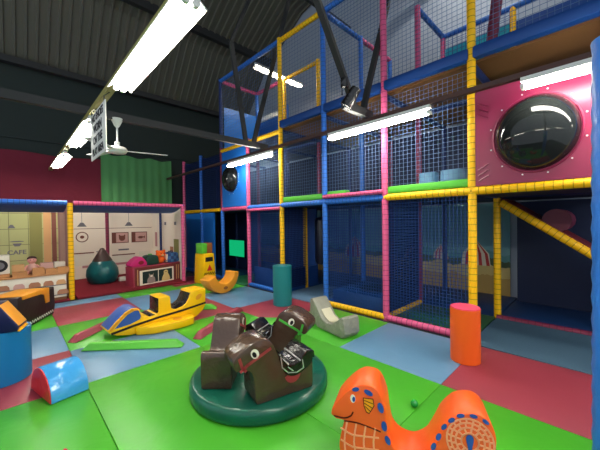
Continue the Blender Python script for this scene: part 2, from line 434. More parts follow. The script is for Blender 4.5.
# padded building column at the right edge
t = thing('padded_column', 'blue padded building column at the right edge of the photo', 'column', (2.2, -.055, -.04))
add('steel_core', bar((0, 0, 0), (0, 0, 6.3), .1, M['steel']), t)
bm = bmesh.new(); n = 20; rings = []
for k in range(0, 40):
    z = k*.06; r = .105 + (.006 if k % 2 else 0)
    rings.append([bm.verts.new((r*cos(2*pi*i/n), r*sin(2*pi*i/n), z)) for i in range(n)])
for a, b in zip(rings, rings[1:]):
    for i in range(n): bm.faces.new((a[i], a[(i+1)%n], b[(i+1)%n], b[i]))
bm.faces.new(rings[0][::-1]); bm.faces.new(rings[-1])
add('padding', finish(bm, 'padding_mesh', vinyl('column_blue', (40, 110, 200), .4, .2, 12), angle=1.2), t)

# ------------------------------------------------------------------ floor mats
MG = 'vinyl floor mats'
def mat_tile(x0, x1, y0, y1, c, label):
    g = .0015
    me = box((-(x1-x0)/2+g, -(y1-y0)/2+g, 0), ((x1-x0)/2-g, (y1-y0)/2-g, .038), M[c], .005, 2)
    tag(add('floor_mat', me, None, ((x0+x1)/2, (y0+y1)/2, -.0385)), label, 'mat', MG)
X0, X1, X2, X3, X4 = -.65, .46, 1.53, 2.6, 3.68
for args in (
    (X0, X1, .9, 3.2, 'green', 'green floor mat with the tiny red peg, left of the horse roundabout'),
    (X0, X1, 3.2, 4.18, 'pink', 'pink floor mat under the blue drum and red-ended half drum'),
    (X0, X1, 4.18, 5.28, 'blue', 'blue-grey floor mat between the blue drum and the black rocker'),
    (X0, X1, 5.28, 6.2, 'green', 'green floor mat under the black rocker with yellow seat'),
    (X0, X1, 6.2, 6.84, 'pink', 'pink floor mat between the black rocker and the café counter'),
    (X1, X2, -.6, .98, 'green', 'green floor mat in the foreground left of the orange dragon'),
    (X1, X2, .98, 3.2, 'green', 'long green floor mat under the left half of the horse roundabout'),
    (X1, X2, 3.2, 4.15, 'blue', 'blue floor mat in front of the yellow plane, under the long green bar'),
    (X1, X2, 4.15, 5.28, 'green', 'green floor mat under the nose of the yellow plane and red bar'),
    (X1, X2, 5.28, 6.44, 'pink', 'pink floor mat behind the nose of the yellow plane'),
    (X1, X2, 6.44, 6.84, 'blue', 'narrow blue floor mat along the front of the red booth carpet'),
    (X2, X3, -.6, .98, 'green', 'green floor mat under the orange dragon'),
    (X2, X3, .98, 3.2, 'green', 'long green floor mat with the green ball, right of the roundabout'),
    (X2, X3, 3.2, 4.12, 'green', 'green floor mat between the roundabout and yellow plane tail'),
    (X2, X3, 4.12, 5.2, 'pink', 'pink floor mat behind the tail of the yellow plane'),
    (X2, X3, 5.2, 6.3, 'blue', 'blue floor mat between the yellow plane and the pink pet cabinet'),
    (X2, X3, 6.3, 6.84, 'green', 'narrow green floor mat in front of the pink pet cabinet'),
    (X3, X4, -.6, .98, 'pink', 'pink floor mat at right beside the orange cylinder'),
    (X3, X4, .98, 2.07, 'blue', 'blue floor mat left of the orange cylinder'),
    (X3, X4, 2.07, 3.22, 'green', 'green floor mat under the crumpled grey rocker'),
    (X3, X4, 3.22, 4.2, 'pink', 'pink floor mat under the sea-green cylinder'),
    (X3, X4, 4.2, 5.5, 'blue', 'blue floor mat between the sea-green cylinder and the amber crescent rocker'),
    (X3, X4, 5.5, 6.6, 'green', 'green floor mat behind the amber crescent rocker'),
    (X3, X4, 6.6, 7.6, 'pink', 'pink floor mat behind the yellow tower block'),
): mat_tile(*args)

# ------------------------------------------------------------------ play frame
FX = [3.85, 4.97, 6.09]
FY = [-.04, 1.08, 2.2, 3.33, 4.45, 5.58, 6.72, 7.85, 8.97]
Z1, Z2, Z3 = 1.72, 3.25, 4.92
frame = thing('soft_play_frame', 'tall soft play climbing frame with padded posts, nets and bubble windows', 'play frame', (3.85, 0, -.04))
FB = Vector((3.85, 0, -.04))
pipe_cache = {}
def pipe(L, c, r=.045):
    k = (round(L, 2), c, r)
    if k not in pipe_cache: pipe_cache[k] = cyl(r, L, M[c], 16, .008)
    return pipe_cache[k]
def post(x, y, z0, z1, c, r=.045): return add('post', pipe(z1-z0, c, r), frame, Vector((x, y, z0)) - FB)
def beam(a, b, c, r=.045, name='beam'):
    a = Vector(a); b = Vector(b); d = b-a
    q = d.to_track_quat('Z', 'Y')
    return add(name, pipe(d.length, c, r), frame, a - FB, q.to_euler())
def fpart(name, me, loc=(0, 0, 0), rot=(0, 0, 0)): return add(name, me, frame, Vector(loc) - FB, rot)
net_cache = {}
def net_mesh(w, h, pitch, th, mat):
    k = (round(w, 2), round(h, 2), pitch, th, mat)
    if k in net_cache: return net_cache[k]
    bm = bmesh.new()
    n = int(w/pitch)
    for i in range(n+1): bm_bar(bm, (0, i*w/n, 0), (0, i*w/n, h), th)
    n = int(h/pitch)
    for i in range(n+1): bm_bar(bm, (0, 0, i*h/n), (0, w, i*h/n), th)
    net_cache[k] = finish(bm, 'net_mesh', M[mat], smooth=False); return net_cache[k]
def net(x, y0, y1, z0, z1, mat='net', pitch=.05, th=.005): fpart('net', net_mesh(y1-y0, z1-z0, pitch, th, mat), (x, y0, z0))
def netx(y, x0, x1, z0, z1, mat='net', pitch=.05, th=.005): fpart('net', net_mesh(x1-x0, z1-z0, pitch, th, mat), (x0, y, z0), (0, 0, -pi/2))

# front row posts
post(3.85, -.04, -.04, 6.0, 'p_blue')
post(3.85, 1.08, -.04, 6.4, 'p_yellow'); post(3.85, 2.2, -.04, 6.4, 'p_pink'); post(3.85, 3.33, -.04, Z3+.05, 'p_blue')
post(3.85, 4.45, -.04, Z3+.05, 'p_yellow'); post(3.85, 5.58, -.04, Z2, 'p_pink')
post(3.85, 6.72, -.04, Z1, 'p_blue'); post(3.85, 6.72, Z1, Z2, 'p_maroon'); post(3.85, 6.72, Z2, Z3+.05, 'p_dark')
post(3.85, 7.85, -.04, Z2, 'p_blue'); post(3.85, 8.97, -.04, Z2, 'p_pink')
# middle and back rows
mid = {-.04: 'p_dark', 1.08: 'p_yellow', 2.2: 'p_maroon', 3.33: 'p_blue', 5.58: 'p_dark', 6.72: 'p_maroon', 7.85: 'p_dark', 8.97: 'p_dark'}
for y, c in mid.items(): post(4.97, y, -.04, Z2, c)
post(4.55, 4.5, -.04, Z1, 'p_yellow'); post(4.97, 4.45, Z1, Z2, 'p_maroon')
for y, c in {-.04: 'p_dark', 2.2: 'p_dark', 3.33: 'p_maroon', 4.45: 'p_dark', 6.72: 'p_dark'}.items(): post(6.09, y, -.04, Z2, c)
post(4.97, 4.45, Z2, Z3+.05, 'p_yellow'); post(4.97, 3.33, Z2, Z3+.05, 'p_blue'); post(4.97, 2.2, Z2, Z3+.05, 'p_pink'); post(4.97, 5.58, Z2, Z3, 'p_yellow')
post(4.97, 6.72, Z2, Z3+.05, 'p_blue'); post(6.09, 2.2, Z2, Z3, 'p_pink'); post(6.09, 3.33, Z2, Z3, 'p_blue'); post(6.09, 1.08, Z2, Z3, 'p_yellow'); post(6.09, 6.72, Z2, Z3, 'p_blue')
# front row beams
for (y0, y1, c) in ((-1.16, 1.08, 'p_yellow'), (1.08, 2.2, 'p_yellow'), (2.2, 3.33, 'p_blue'), (3.33, 4.45, 'p_blue'), (4.45, 5.58, 'p_blue'), (5.58, 6.72, 'p_pink'), (6.72, 8.97, 'p_yellow')):
    beam((3.85, y0, Z1), (3.85, y1, Z1), c, .047)
beam((3.81, 2.2, Z1+.085), (3.81, 3.33, Z1+.085), 'p_pink', .032); beam((3.81, 4.45, Z1-.06), (3.81, 5.58, Z1-.06), 'p_pink', .03)
for (y0, y1, c) in ((1.08, 2.2, 'p_pink'), (2.2, 3.33, 'p_yellow'), (4.45, 5.58, 'p_blue'), (6.72, 8.97, 'p_blue')):
    beam((3.85, y0, .005), (3.85, y1, .005), c, .045)
for (y0, y1, c) in ((4.45, 6.72, 'p_yellow'),): beam((3.85, y0, Z2-.08), (3.85, y1, Z2-.08), c, .045)
beam((3.85, 4.45, Z3), (3.85, 6.72, Z3), 'p_blue'); beam((3.85, 3.33, Z3), (3.85, 4.45, Z3), 'p_yellow'); beam((3.85, 1.08, Z3), (3.85, 3.33, Z3), 'p_blue')
beam((3.85, 3.33, Z3), (4.97, 3.33, Z3), 'p_blue'); beam((4.97, 3.33, Z3), (6.09, 3.33, Z3), 'p_pink'); beam((3.85, 6.72, Z3), (4.97, 6.72, Z3), 'p_pink')
beam((4.97, 4.45, Z3), (4.97, 5.58, Z3), 'p_yellow'); beam((4.97, 5.58, Z3), (4.97, 6.72, Z3), 'p_pink'); beam((4.97, 2.2, Z3), (6.09, 2.2, Z3), 'p_blue')
beam((6.09, -.04, Z3), (6.09, 2.2, Z3), 'p_blue'); beam((4.97, 4.45, 3.75), (4.97, 5.58, 3.75), 'p_yellow'); beam((6.09, 2.2, 4.2), (6.09, 3.33, 4.2), 'p_yellow', .035)
for z, cs in ((Z1, ('p_dark',)*3), (Z2-.08, ('p_dark',)*3)):
    for y in FY: beam((3.85, y, z), (6.09, y, z), 'p_dark', .04)
    beam((4.97, -.04, z), (4.97, 8.97, z), 'p_dark', .04)
beam((3.85, 2.2, .01), (4.97, 2.2, .01), 'p_yellow', .045); beam((4.93, -1.16, .0), (4.93, 1.08, .0), 'p_maroon', .04); beam((3.85, 3.33, .01), (4.97, 3.33, .01), 'p_blue')
beam((3.85, 5.62, .02), (4.97, 5.62, .02), 'p_maroon', .04); beam((4.9, 5.6, .02), (4.9, 6.72, .02), 'p_pink', .04)
# floors and decks
fpart('floor_pad', box((3.7, -1.2, -.04), (4.9, 1.08, -.003), M['carpetgrey']))
fpart('floor_pad', box((4.96, -1.2, -.04), (6.4, 1.08, -.004), M['bluefloor'], .005))
step = fpart('soft_step', box((3.95, 2.27, -.003), (4.9, 3.27, .24), M['darkblue'], .02))
add('round_insert', cyl(.3, .012, M['navypad'], 32, .004), step, (4.45, 2.7, .24))
fpart('floor_pad', box((3.9, 1.1, -.04), (4.95, 2.18, -.003), M['greenfloor'], .005))
fpart('floor_pad', box((4.98, 1.1, -.04), (6.4, 3.3, -.004), M['bluefloor'], .005))
fpart('floor_pad', box((3.9, 2.24, -.04), (4.95, 3.3, -.003), M['darkblue'], .005))
fpart('floor_pad', box((3.72, 3.36, -.04), (4.95, 4.42, -.003), M['greypad'], .005))
fpart('floor_pad', box((4.98, 3.36, -.04), (6.4, 9, -.004), M['bluefloor'], .005))
fpart('floor_pad', box((3.9, 4.48, -.04), (4.95, 5.55, .02), M['darkblue'], .005))
fpart('floor_pad', box((3.72, 5.62, -.04), (4.95, 6.7, -.003), M['greenfloor'], .005))
fpart('floor_pad', box((3.72, 6.76, -.04), (4.95, 9, -.003), M['bluefloor'], .005))
for i, (y0, y1) in enumerate(zip(FY, FY[1:])):
    edge = 'p_green'
    fpart('deck', box((3.9, y0+.03, Z1-.03), (6.1, y1-.03, Z1+.05), M['navypad'], .01))
for y0, y1 in ((1.12, 2.16), (3.37, 4.41)):
    fpart('deck_edge_pad', box((3.84, y0, Z1+.05), (3.98, y1, Z1+.15), M['grass'], .02))
fpart('deck_edge_pad', box((3.84, 2.9, Z1+.1), (3.98, 3.28, Z1+.17), M['grass'], .02))
for i in range(0, 4):
    y0, y1 = FY[i], FY[i+1]
    fpart('deck', box((3.9, y0+.01 if i else -1.2, Z2-.05), (6.1, y1-.01, Z2-.02), M['wood']))
    fpart('deck_edge_pad', box((3.79, y0+.02 if i else -1.2, Z2-.03), (3.9, y1-.02, Z2+.11), M['darkblue'], .03))
fpart('deck', box((3.9, 4.48, Z2-.05), (6.1, 6.7, Z2-.02), M['navypad']))
# nets
for y0, y1 in ((1.08, 2.2), (2.2, 3.33), (4.45, 5.58)): net(3.87, y0+.04, y1-.04, .04, Z1-.05, 'net', .042, .005)
for y0, y1 in ((1.08, 2.2), (2.2, 3.33), (3.33, 4.45), (4.45, 5.58)): net(3.87, y0+.04, y1-.04, Z1+.06, Z2-.12, 'netpale', .056, .0036)
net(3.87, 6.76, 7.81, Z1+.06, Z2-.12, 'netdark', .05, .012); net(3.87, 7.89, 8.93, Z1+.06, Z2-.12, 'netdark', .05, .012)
for y0, y1 in ((-.04, 1.08), (1.08, 2.2), (2.2, 3.33)): net(3.87, y0+.04, y1-.04, Z2+.12, 6.0, 'netpale', .056, .004)
for y0, y1 in ((3.33, 4.45), (4.45, 5.58), (5.58, 6.72)): net(3.87, y0+.04, y1-.04, Z2+.12, Z3-.05, 'netpale', .07, .003)
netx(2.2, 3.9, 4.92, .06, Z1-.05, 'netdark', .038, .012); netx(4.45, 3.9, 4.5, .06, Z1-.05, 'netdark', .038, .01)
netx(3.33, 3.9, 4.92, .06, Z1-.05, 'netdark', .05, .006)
net(6.05, 1.12, 2.16, Z2+.1, Z3-.06, 'net', .07, .006); net(4.97, 4.49, 5.54, Z2+.1, 3.7, 'net', .07, .006)
# solid panels
fpart('panel', box((4.9, 4.5, .0), (4.94, 5.55, Z1-.05), M['darkblue']))
fpart('panel', box((3.95, 4.48, .02), (4.9, 4.52, .42), M['darkblue']))
fpart('panel', box((3.95, 4.5, .02), (4.0, 5.55, .4), M['darkblue'], .01))
fpart('panel', box((3.86, 7.2, .05), (3.9, 8.93, Z1-.06), M['bluepanel']))
fpart('panel', box((4.97, 6.76, .0), (5.01, 8.93, Z1-.05), M['navypad']))
for y0, y1 in zip(FY, FY[1:]):
    fpart('panel', box((6.1, y0+.02, Z1+.06), (6.14, y1-.02, Z2-.1), M['navypad']))
fpart('panel', box((6.08, 1.12, Z2+.02), (6.12, 2.16, 4.66), plain('panel_teal', (40, 160, 180), .4)))
fpart('panel', box((6.08, -.1, Z2+.02), (6.12, 1.04, 4.66), M['darkblue']))
fpart('panel', box((4.99, 4.49, Z2+.02), (5.02, 5.54, 3.72), plain('panel_sea', (30, 130, 140), .4)))
fpart('panel', box((4.99, 5.62, Z2+.02), (5.02, 6.68, 4.1), M['darkblue'])); fpart('panel', box((3.95, 6.73, Z2+.02), (4.93, 6.75, 4.3), M['bluepanel']))
fpart('panel', box((4.99, 5.62, 4.12), (5.02, 6.68, 4.24), M['white'])); fpart('panel', box((6.08, 3.4, Z2), (6.12, 6.7, 4.4), M['navypad']))
fpart('panel', box((6.1, -1.1, 0), (6.14, 1.04, Z1-.05), M['navypad']))
beam((5.2, 1.28, Z2), (4.7, .9, 5.2), 'p_maroon', .07, 'brace')
# bubble windows
def bubble(x, y0, y1, z0, z1, cy_, cz, ry, rz, mat, deco):
    # plate with an oval hole, ring of segments
    bm = bmesh.new(); n = 40
    def outer(t):
        c, s = cos(t), sin(t); a = (y1-y0)/2; b = (z1-z0)/2
        k = min(a/abs(c) if abs(c) > 1e-6 else 1e9, b/abs(s) if abs(s) > 1e-6 else 1e9)
        return ((y0+y1)/2 + k*c, (z0+z1)/2 + k*s)
    base = [2*pi*i/n for i in range(n)]; base += [atan2((z1-z0)/2*sy, (y1-y0)/2*sx) % (2*pi) for sx in (-1, 1) for sy in (-1, 1)]
    base.sort(); R = []
    for xx in (x-.012, x+.012):
        R.append([bm.verts.new((xx, *outer(t))) for t in base]); R.append([bm.verts.new((xx, cy_+ry*cos(t), cz+rz*sin(t))) for t in base])
    k = len(base)
    for i in range(k):
        j = (i+1) % k
        bm.faces.new((R[0][i], R[0][j], R[1][j], R[1][i])); bm.faces.new((R[2][i], R[2][j], R[3][j], R[3][i]))
        bm.faces.new((R[1][i], R[1][j], R[3][j], R[3][i])); bm.faces.new((R[0][i], R[0][j], R[2][j], R[2][i]))
    plate = fpart('bubble_panel', finish(bm, 'plate_mesh', M[mat], smooth=False))
    off = FB*0
    bm = bmesh.new(); m_ = 10; rings = []
    for j in range(m_+1):
        ph = pi/2*j/m_
        rings.append([bm.verts.new((x - .012 - .22*sin(ph)*min(1, ry/.3), cy_+(ry+.004)*cos(ph)*cos(t), cz+(rz+.004)*cos(ph)*sin(t))) for t in [2*pi*i/36 for i in range(36)]] if j < m_ else [bm.verts.new((x-.012-.22*min(1, ry/.3), cy_, cz))])
    for a, b in zip(rings, rings[1:]):
        for i in range(36):
            if len(b) > 1: bm.faces.new((a[i], a[(i+1) % 36], b[(i+1) % 36], b[i]))
            else: bm.faces.new((a[i], a[(i+1) % 36], b[0]))
    add('bubble_dome', finish(bm, 'dome_mesh', M['dome'], angle=2), plate)
    pts = [(x-.014, cy_+(ry+.02)*cos(2*pi*i/40), cz+(rz+.02)*sin(2*pi*i/40)) for i in range(41)]
    add('rim', tube(pts, .012, M[mat], 8), plate)
    for i in range(12):
        a = 2*pi*(i+.5)/12
        add('bolt', cyl(.008, .008, M['white'], 8, .002), plate, (x-.02, cy_+(ry+.055)*cos(a), cz+(rz+.055)*sin(a)), (0, -pi/2, 0))
    if deco:
        for sy, sz, ang in ((-1, -1, 1), (1, -1, -1), (-1, 1, -1), (1, 1, 1)):
            for d in (0, .07, .14):
                yc = cy_+sy*(ry+.07); zc = cz+sz*(rz+.01-d*.9)
                add('moulded_rib', tube([(x-.014, yc, zc-sz*.0), (x-.014, yc+sy*.1, zc+sz*.06)], .008, M[mat], 6), plate)
bubble(3.84, .0, 1.04, Z1+.05, 2.83, .5, 2.26, .34, .37, 'magenta', True)
bubble(3.84, 5.62, 6.68, Z1+.05, Z2-.13, 6.24, 2.43, .28, .31, 'bluepanel', False)
# slide under the magenta panel
a = Vector((4.95, 1.03, 1.62)); b = Vector((4.95, -1.1, .07))
beam(a, b, 'p_yellow', .05, 'slide_rail'); beam(a + Vector((.8, 0, 0)), b + Vector((.8, 0, 0)), 'p_yellow', .05, 'slide_rail')
bm = bmesh.new(); bm_bar(bm, a + Vector((.4, 0, .04)), b + Vector((.4, 0, .04)), .74, .05); fpart('slide_bed', finish(bm, 'slide_mesh', M['maroon']))
beam((5.0, .44, 1.36), (5.7, .44, 1.36), 'p_maroon', .15, 'slide_roller')

# circus backdrop behind the frame: print on board
t = thing('circus_mural', 'printed circus mural on the wall behind the play frame nets', 'mural', (6.42, 0, -.04))
add('board', box((0, 1.2, 0), (.03, 8.9, Z1), M['mural']), t)
def tent(y, z, w, h):
    g = add('tent_print', extrude([(y-w/2, z), (y+w/2, z), (y+w/2*.9, z+h*.45), (y, z+h), (y-w/2*.9, z+h*.45)], 0, .004, M['tentwhite'], 0), t, (0, 0, 0), (0, 0, pi/2))
    for i in range(4):
        u0 = -w/2 + w*(i+.1)/4; u1 = u0 + w*.11
        add('stripe', extrude([(y+u0, z), (y+u1, z), (y+u1*.85, z+h*.45), (y+(u0+u1)*.02, z+h*.96), (y+u0*.85, z+h*.45)], .004, .006, M['tentred'], 0), g)
for y, z, w, h in ((1.75, .55, .5, .5), (3.0, .55, .4, .4), (4.55, .5, .65, .55), (6.1, .6, .45, .4), (2.4, .62, .3, .3)): tent(y, z, w, h)

# things in the frame
t = thing('punch_bag', 'dark hanging punch bag in the open doorway of the play frame', 'punch bag', (4.85, 4.3, .45))
add('bag', lathe([(.02, 0), (.13, .03), (.15, .1), (.15, .95), (.12, 1.02), (.02, 1.04)], M['bag_navy'], 24), t)
add('strap', tube([(0, 0, 1.03), (0, 0, 1.2)], .012, M['black'], 6), t)
for y, r, l in ((1.74, .13, 'pale blue foam roll on the raised deck, farther of two'), (1.41, .165, 'pale blue foam roll on the raised deck beside the tall yellow post')):
    tag(add('foam_roll', cyl(r, .27, M['blue'], 24, .012), None, (4.25, y, Z1+.052)), l, 'foam roll', 'pale foam rolls on the deck')
t = thing('glowing_panel', 'square glowing green light panel inside the dark far doorway', 'light panel', (4.93, 7.81, .36))
add('casing', box((-.0, -.43, -.02), (.035, .43, .52), M['black'], .004), t)
add('screen', box((-.012, -.4, .01), (.0, .4, .49), M['glow']), t)

# ------------------------------------------------------------------ wall cloths at the back
def cloth(x0, x1, z0, z1, y, mat, name, label, amp):
    bm = bmesh.new(); nx, nz = 60, 8; g = []
    for i in range(nx+1):
        x = x0 + (x1-x0)*i/nx; w = amp*(sin(i*.9)+.6*sin(i*.37+1))
        g.append([bm.verts.new((x, y+w*(1-.5*j/nz), z0+(z1-z0)*j/nz - (.05*sin(pi*i/nx*3)**2 if j == nz else 0))) for j in range(nz+1)])
    for a, b in zip(g, g[1:]):
        for j in range(nz): bm.faces.new((a[j], b[j], b[j+1], a[j+1]))
    o = add(name, finish(bm, 'cloth_mesh', mat, angle=2)); s = o.modifiers.new('thickness', 'SOLIDIFY'); s.thickness = .006
    return tag(o, label, 'curtain')
cloth(-3.2, 1.83, 1.55, 3.12, 9.42, M['cloth_red'], 'wall_cloth', 'maroon cloth on the back wall above the café booth', .006)
cloth(1.78, 3.62, 1.5, 3.3, 9.36, M['cloth_green'], 'curtain', 'green curtain on the back wall above the vet booth', .014)

# ------------------------------------------------------------------ role play booths
def booth(name, label, x0, x1, loc):
    return thing(name, label, 'play booth', loc)
BY0, BY1, BT = 6.95, 9.2, 1.80
# vet booth
B = thing('play_booth', 'pretend vet booth with pink frame and cream printed walls', 'play booth', (1.9, BY0, -.04)); BB = Vector((1.9, BY0, -.04))
_c = spline([(.04, -.05), (.2, -.1), (.4, -.14), (.62, -.16)], 4)
canopy_prof = _c + [(x, z+.012) for x, z in _c[::-1]]
def bpart(name, me, loc=(0, 0, 0), rot=(0, 0, 0), par=None, base=None):
    return add(name, me, par or B, Vector(loc) - (base if base is not None else BB), rot)
def bbeam(a, b, c, r=.04, par=None, base=None):
    a = Vector(a); d = Vector(b)-a
    return bpart('beam', pipe(d.length, c, r), a, d.to_track_quat('Z', 'Y').to_euler(), par, base)
bpart('post', pipe(BT, 'p_pink', .04), (2.93, BY0, -.0)); bpart('post', pipe(BT, 'p_maroon', .04), (1.78, 8.8, -.0)); bpart('post', pipe(BT, 'p_dark', .03), (2.9, 8.3, -.0))
bbeam((.87, BY0, BT), (2.93, BY0, BT), 'p_pink'); bbeam((2.93, BY0, BT), (2.93, BY1-.05, BT), 'p_blue')
bpart('canopy', extrude(canopy_prof, -2.9, -.87, M['canopy'], .002), (0, BY0, BT), (0, 0, pi/2))
back = bpart('printed_wall', box((.87, BY1-.05, 0), (3.0, BY1, BT-.05), M['vet']))
side = bpart('printed_wall', box((2.97, BY0+.05, 0), (3.0, BY1-.05, BT-.05), M['vet']))
def bprint(pts, mat, name='print', dy=0): return add(name, extrude(pts, -dy-.004, -dy, M[mat], 0), back, (0, BY1-.05, 0))
def lamp_print(x, z):
    bprint([(x-.004, z), (x+.004, z), (x+.004, z+.32), (x-.004, z+.32)], 'grey_ink', 'lamp_cord_print'); bprint([(x-.1, z-.08), (x+.1, z-.08), (x+.03, z+.02), (x-.03, z+.02)], 'grey_ink', 'lamp_print')
for x in (1.31, 2.36): lamp_print(x, 1.42)
for x0, x1, z in ((.9, 2.95, 1.28),): bprint([(x0, z), (x1, z), (x1, z+.012), (x0, z+.012)], 'line', 'shelf_line_print')
# round target, posters with paw-style and fish emblems, counters
add('round_print', strip2([ell(1.31, 1.08, .12, .12, 24) + [ell(1.31, 1.08, .12, .12, 24)[0]]], .022, 0, -.004, M['line']), back, (0, BY1-.05, 0)); bprint(ell(1.31, 1.08, .045, .04, 12), 'line', 'round_print')
for x in (2.15, 2.62):
    pstr = bprint([(x-.2, .88), (x+.2, .88), (x+.2, 1.17), (x-.2, 1.17)], 'line', 'poster_print')
    add('poster_face', extrude([(x-.1, .9), (x+.18, .9), (x+.18, 1.15), (x-.1, 1.15)], -.007, -.004, M['pastrypink'], 0), pstr)
    if x < 2.4:
        e = [(x-.04, 1.09), (x-.02, 1.11), (x+.0, 1.08), (x+.08, 1.08), (x+.1, 1.11), (x+.12, 1.09), (x+.11, .98), (x+.07, .94), (x+.01, .94), (x-.03, .98)]
    else:
        e = [(x-.05, 1.02), (x+.0, 1.05), (x+.06, 1.05), (x+.1, 1.03), (x+.14, 1.06), (x+.14, .98), (x+.1, 1.01), (x+.06, .98), (x+.0, .98)]
    add('poster_emblem', extrude(e, -.01, -.007, M['line'], 0), pstr)
for x0, x1, z0, z1, c in ((.95, 1.55, .36, .66, 'shelfwhite'), (1.3, 2.5, .3, .36, 'rose'), (1.95, 2.5, .36, .55, 'shelfwhite'), (2.6, 2.9, .3, .62, 'shelfwhite'), (.95, 1.55, .66, .69, 'line'), (1.95, 2.5, .55, .58, 'line'), (2.1, 2.35, .68, .72, 'grey_ink'),
                          (1.6, 1.66, .68, .7, 'grey_ink')):
    bprint([(x0, z0), (x1, z0), (x1, z1), (x0, z1)], c, 'counter_print')
def sprint(pts, mat, name): return add(name, extrude(pts, 0, .004, M[mat], 0), side, (2.97, BY0, 0), (0, 0, pi/2)) 
for u, z0, w, h, c in ((-1.9, .75, .16, .4, 'rose'), (-1.2, 1.35, .12, .08, 'grey_ink'), (-.55, 1.35, .12, .08, 'grey_ink'), (-.5, .5, .3, .5, 'olive'), (-.8, .4, .2, .4, 'pastry')):
    sprint([(-u-w/2, z0), (-u+w/2, z0), (-u+w/2, z0+h), (-u-w/2, z0+h)], c, 'print')
bpart('carpet', box((.9, 6.86, 0), (2.95, BY1-.06, .038), M['carpet'], .004))

# café booth
CBB = Vector((-.4, BY0, -.04))
CB = thing('play_booth', 'pretend café booth with blue beam, yellow post and tiled walls', 'play booth', CBB)
bpart('post', pipe(BT, 'p_yellow', .045), (.82, BY0, 0), par=CB, base=CBB)
bbeam((-2.6, BY0, BT), (.78, BY0, BT), 'p_blue', .04, CB, CBB)
bpart('canopy', extrude(canopy_prof, -.78, 2.58, M['canopy'], .002), (0, BY0, BT), (0, 0, pi/2), CB, CBB)
cw = bpart('printed_wall', box((-2.6, 8.58, 0), (.82, 8.62, BT-.05), M['tile']), par=CB, base=CBB)
cs = bpart('printed_wall', box((.79, BY0+.06, 0), (.81, 8.58, BT-.05), M['rose']), par=CB, base=CBB)
add('print', box((.784, 7.4, .0), (.79, 8.2, BT-.06), M['pastrypink']), cs)
for x0, x1, c in ((.315, .52, 'olive'), (.54, .67, 'sand'), (.68, .76, 'line')):
    add('print', extrude([(x0, .3), (x1, .3), (x1, BT-.06), (x0, BT-.06)], -.004, 0, M[c], 0), cw, (0, 8.58, 0))
me = text_mesh('CAFE', .125, M['grey_ink'], .002, .003); add('lettering', me, cw, (.114, 8.575, .83), (pi/2, 0, 0))
add('cup_print', extrude([(.05, 1.02), (.08, .96), (.16, .96), (.19, 1.02)], -.004, 0, M['grey_ink'], 0), cw, (0, 8.58, 0)); add('cup_print', extrude(ell(.118, 1.06, .11, .012), -.004, 0, M['grey_ink'], 0), cw, (0, 8.58, 0))
for x in (-.3, .04): add('lamp_print', extrude([(x-.06, 1.34), (x+.06, 1.34), (x+.02, 1.41), (x-.02, 1.41)], -.004, 0, M['grey_ink'], 0), cw, (0, 8.58, 0))
bpart('carpet', box((-2.5, 6.86, 0), (.78, 8.57, .038), M['carpet'], .004), par=CB, base=CBB)
# café counter with printed shelves of cakes
t = thing('cafe_counter', 'low café counter printed with shelves of cakes and rolls', 'counter', (-.9, 6.93, 0))
add('body', box((-.9, -.02, 0), (1.64, .38, .5), M['shelfwhite'], .008), t); add('counter_top', box((-.92, -.04, .5), (1.655, .4, .53), M['crate'], .006), t)
add('plinth_print', box((-.9, -.026, 0), (1.64, -.02, .09), M['cratein']), t)
random.seed(3)
for row, z in ((0, .34), (1, .16)):
    add('shelf_line_print', box((-.9, -.027, z-.035), (1.64, -.02, z-.02), M['grey_ink']), t)
    for k in range(9):
        x = .05 + k*.19 + random.uniform(-.02, .02); w = random.uniform(.07, .09)
        me = extrude([(x-w, z-.02), (x+w, z-.02), (x+w*.95, z+.03), (x+w*.6, z+.065), (x-w*.6, z+.065), (x-w*.95, z+.03)], -.026, -.02, M[random.choice(('pastry', 'pastrypink', 'sand', 'pastry'))], 0)
        add('cake_print', me, t)

# things on the café counter (counter top z .53)
CT = .531
t = thing('toy_coffee_machine', 'cream toy coffee machine with a round black dial on the café counter', 'toy', (-.17, 7.1, CT))
add('body', box((-.2, -.12, .06), (.17, .12, .37), M['shelfwhite'], .01), t)
add('dial', cyl(.1, .012, M['ink'], 24, .003), t, (.05, -.12, .2), (pi/2, 0, 0)); add('dial_ring', cyl(.06, .018, M['grey_ink'], 20, .003), t, (.05, -.12, .2), (pi/2, 0, 0)); add('drip_tray', box((-.2, -.14, 0), (.17, .12, .055), M['crate'], .005), t)
def crate(x, y, w, h, z, label, mats=('crate', 'cratein'), d=.2):
    t = thing('toy_crate', label, 'crate', (x, y, z), 0, 'toy food crates on the café counter')
    bm = bmesh.new(); th = .012
    bm_box(bm, (-w/2, -d/2, 0), (w/2, d/2, .012)); bm_box(bm, (-w/2, -d/2, .013), (w/2, -d/2+th, h)); bm_box(bm, (-w/2, d/2-th, .013), (w/2, d/2, h)); bm_box(bm, (-w/2, -d/2+th, .013), (-w/2+th, d/2-th, h)); bm_box(bm, (w/2-th, -d/2+th, .013), (w/2, d/2-th, h))
    add('crate_box', finish(bm, 'crate_mesh', M[mats[0]], smooth=False), t)
    add('filling', ball(1, M[mats[1]], (w/2-.014, d/2-.014, h*.28), 8), t, (0, 0, h*.62)); return t
crate(.12, 7.0, .19, .07, CT, 'small wooden toy crate just right of the coffee machine')
crate(.36, 7.0, .16, .11, CT, 'small wooden toy crate in front of the pink doll')
crate(.53, 7.0, .16, .08, CT, 'wooden toy crate in front of the pale pink box')
crate(.70, 7.0, .17, .09, CT, 'wooden toy crate at the right end of the café counter')
crate(.105, 7.22, .16, .17, CT, 'tall tan toy crate between the coffee machine and the pink doll', ('sand', 'crate'))
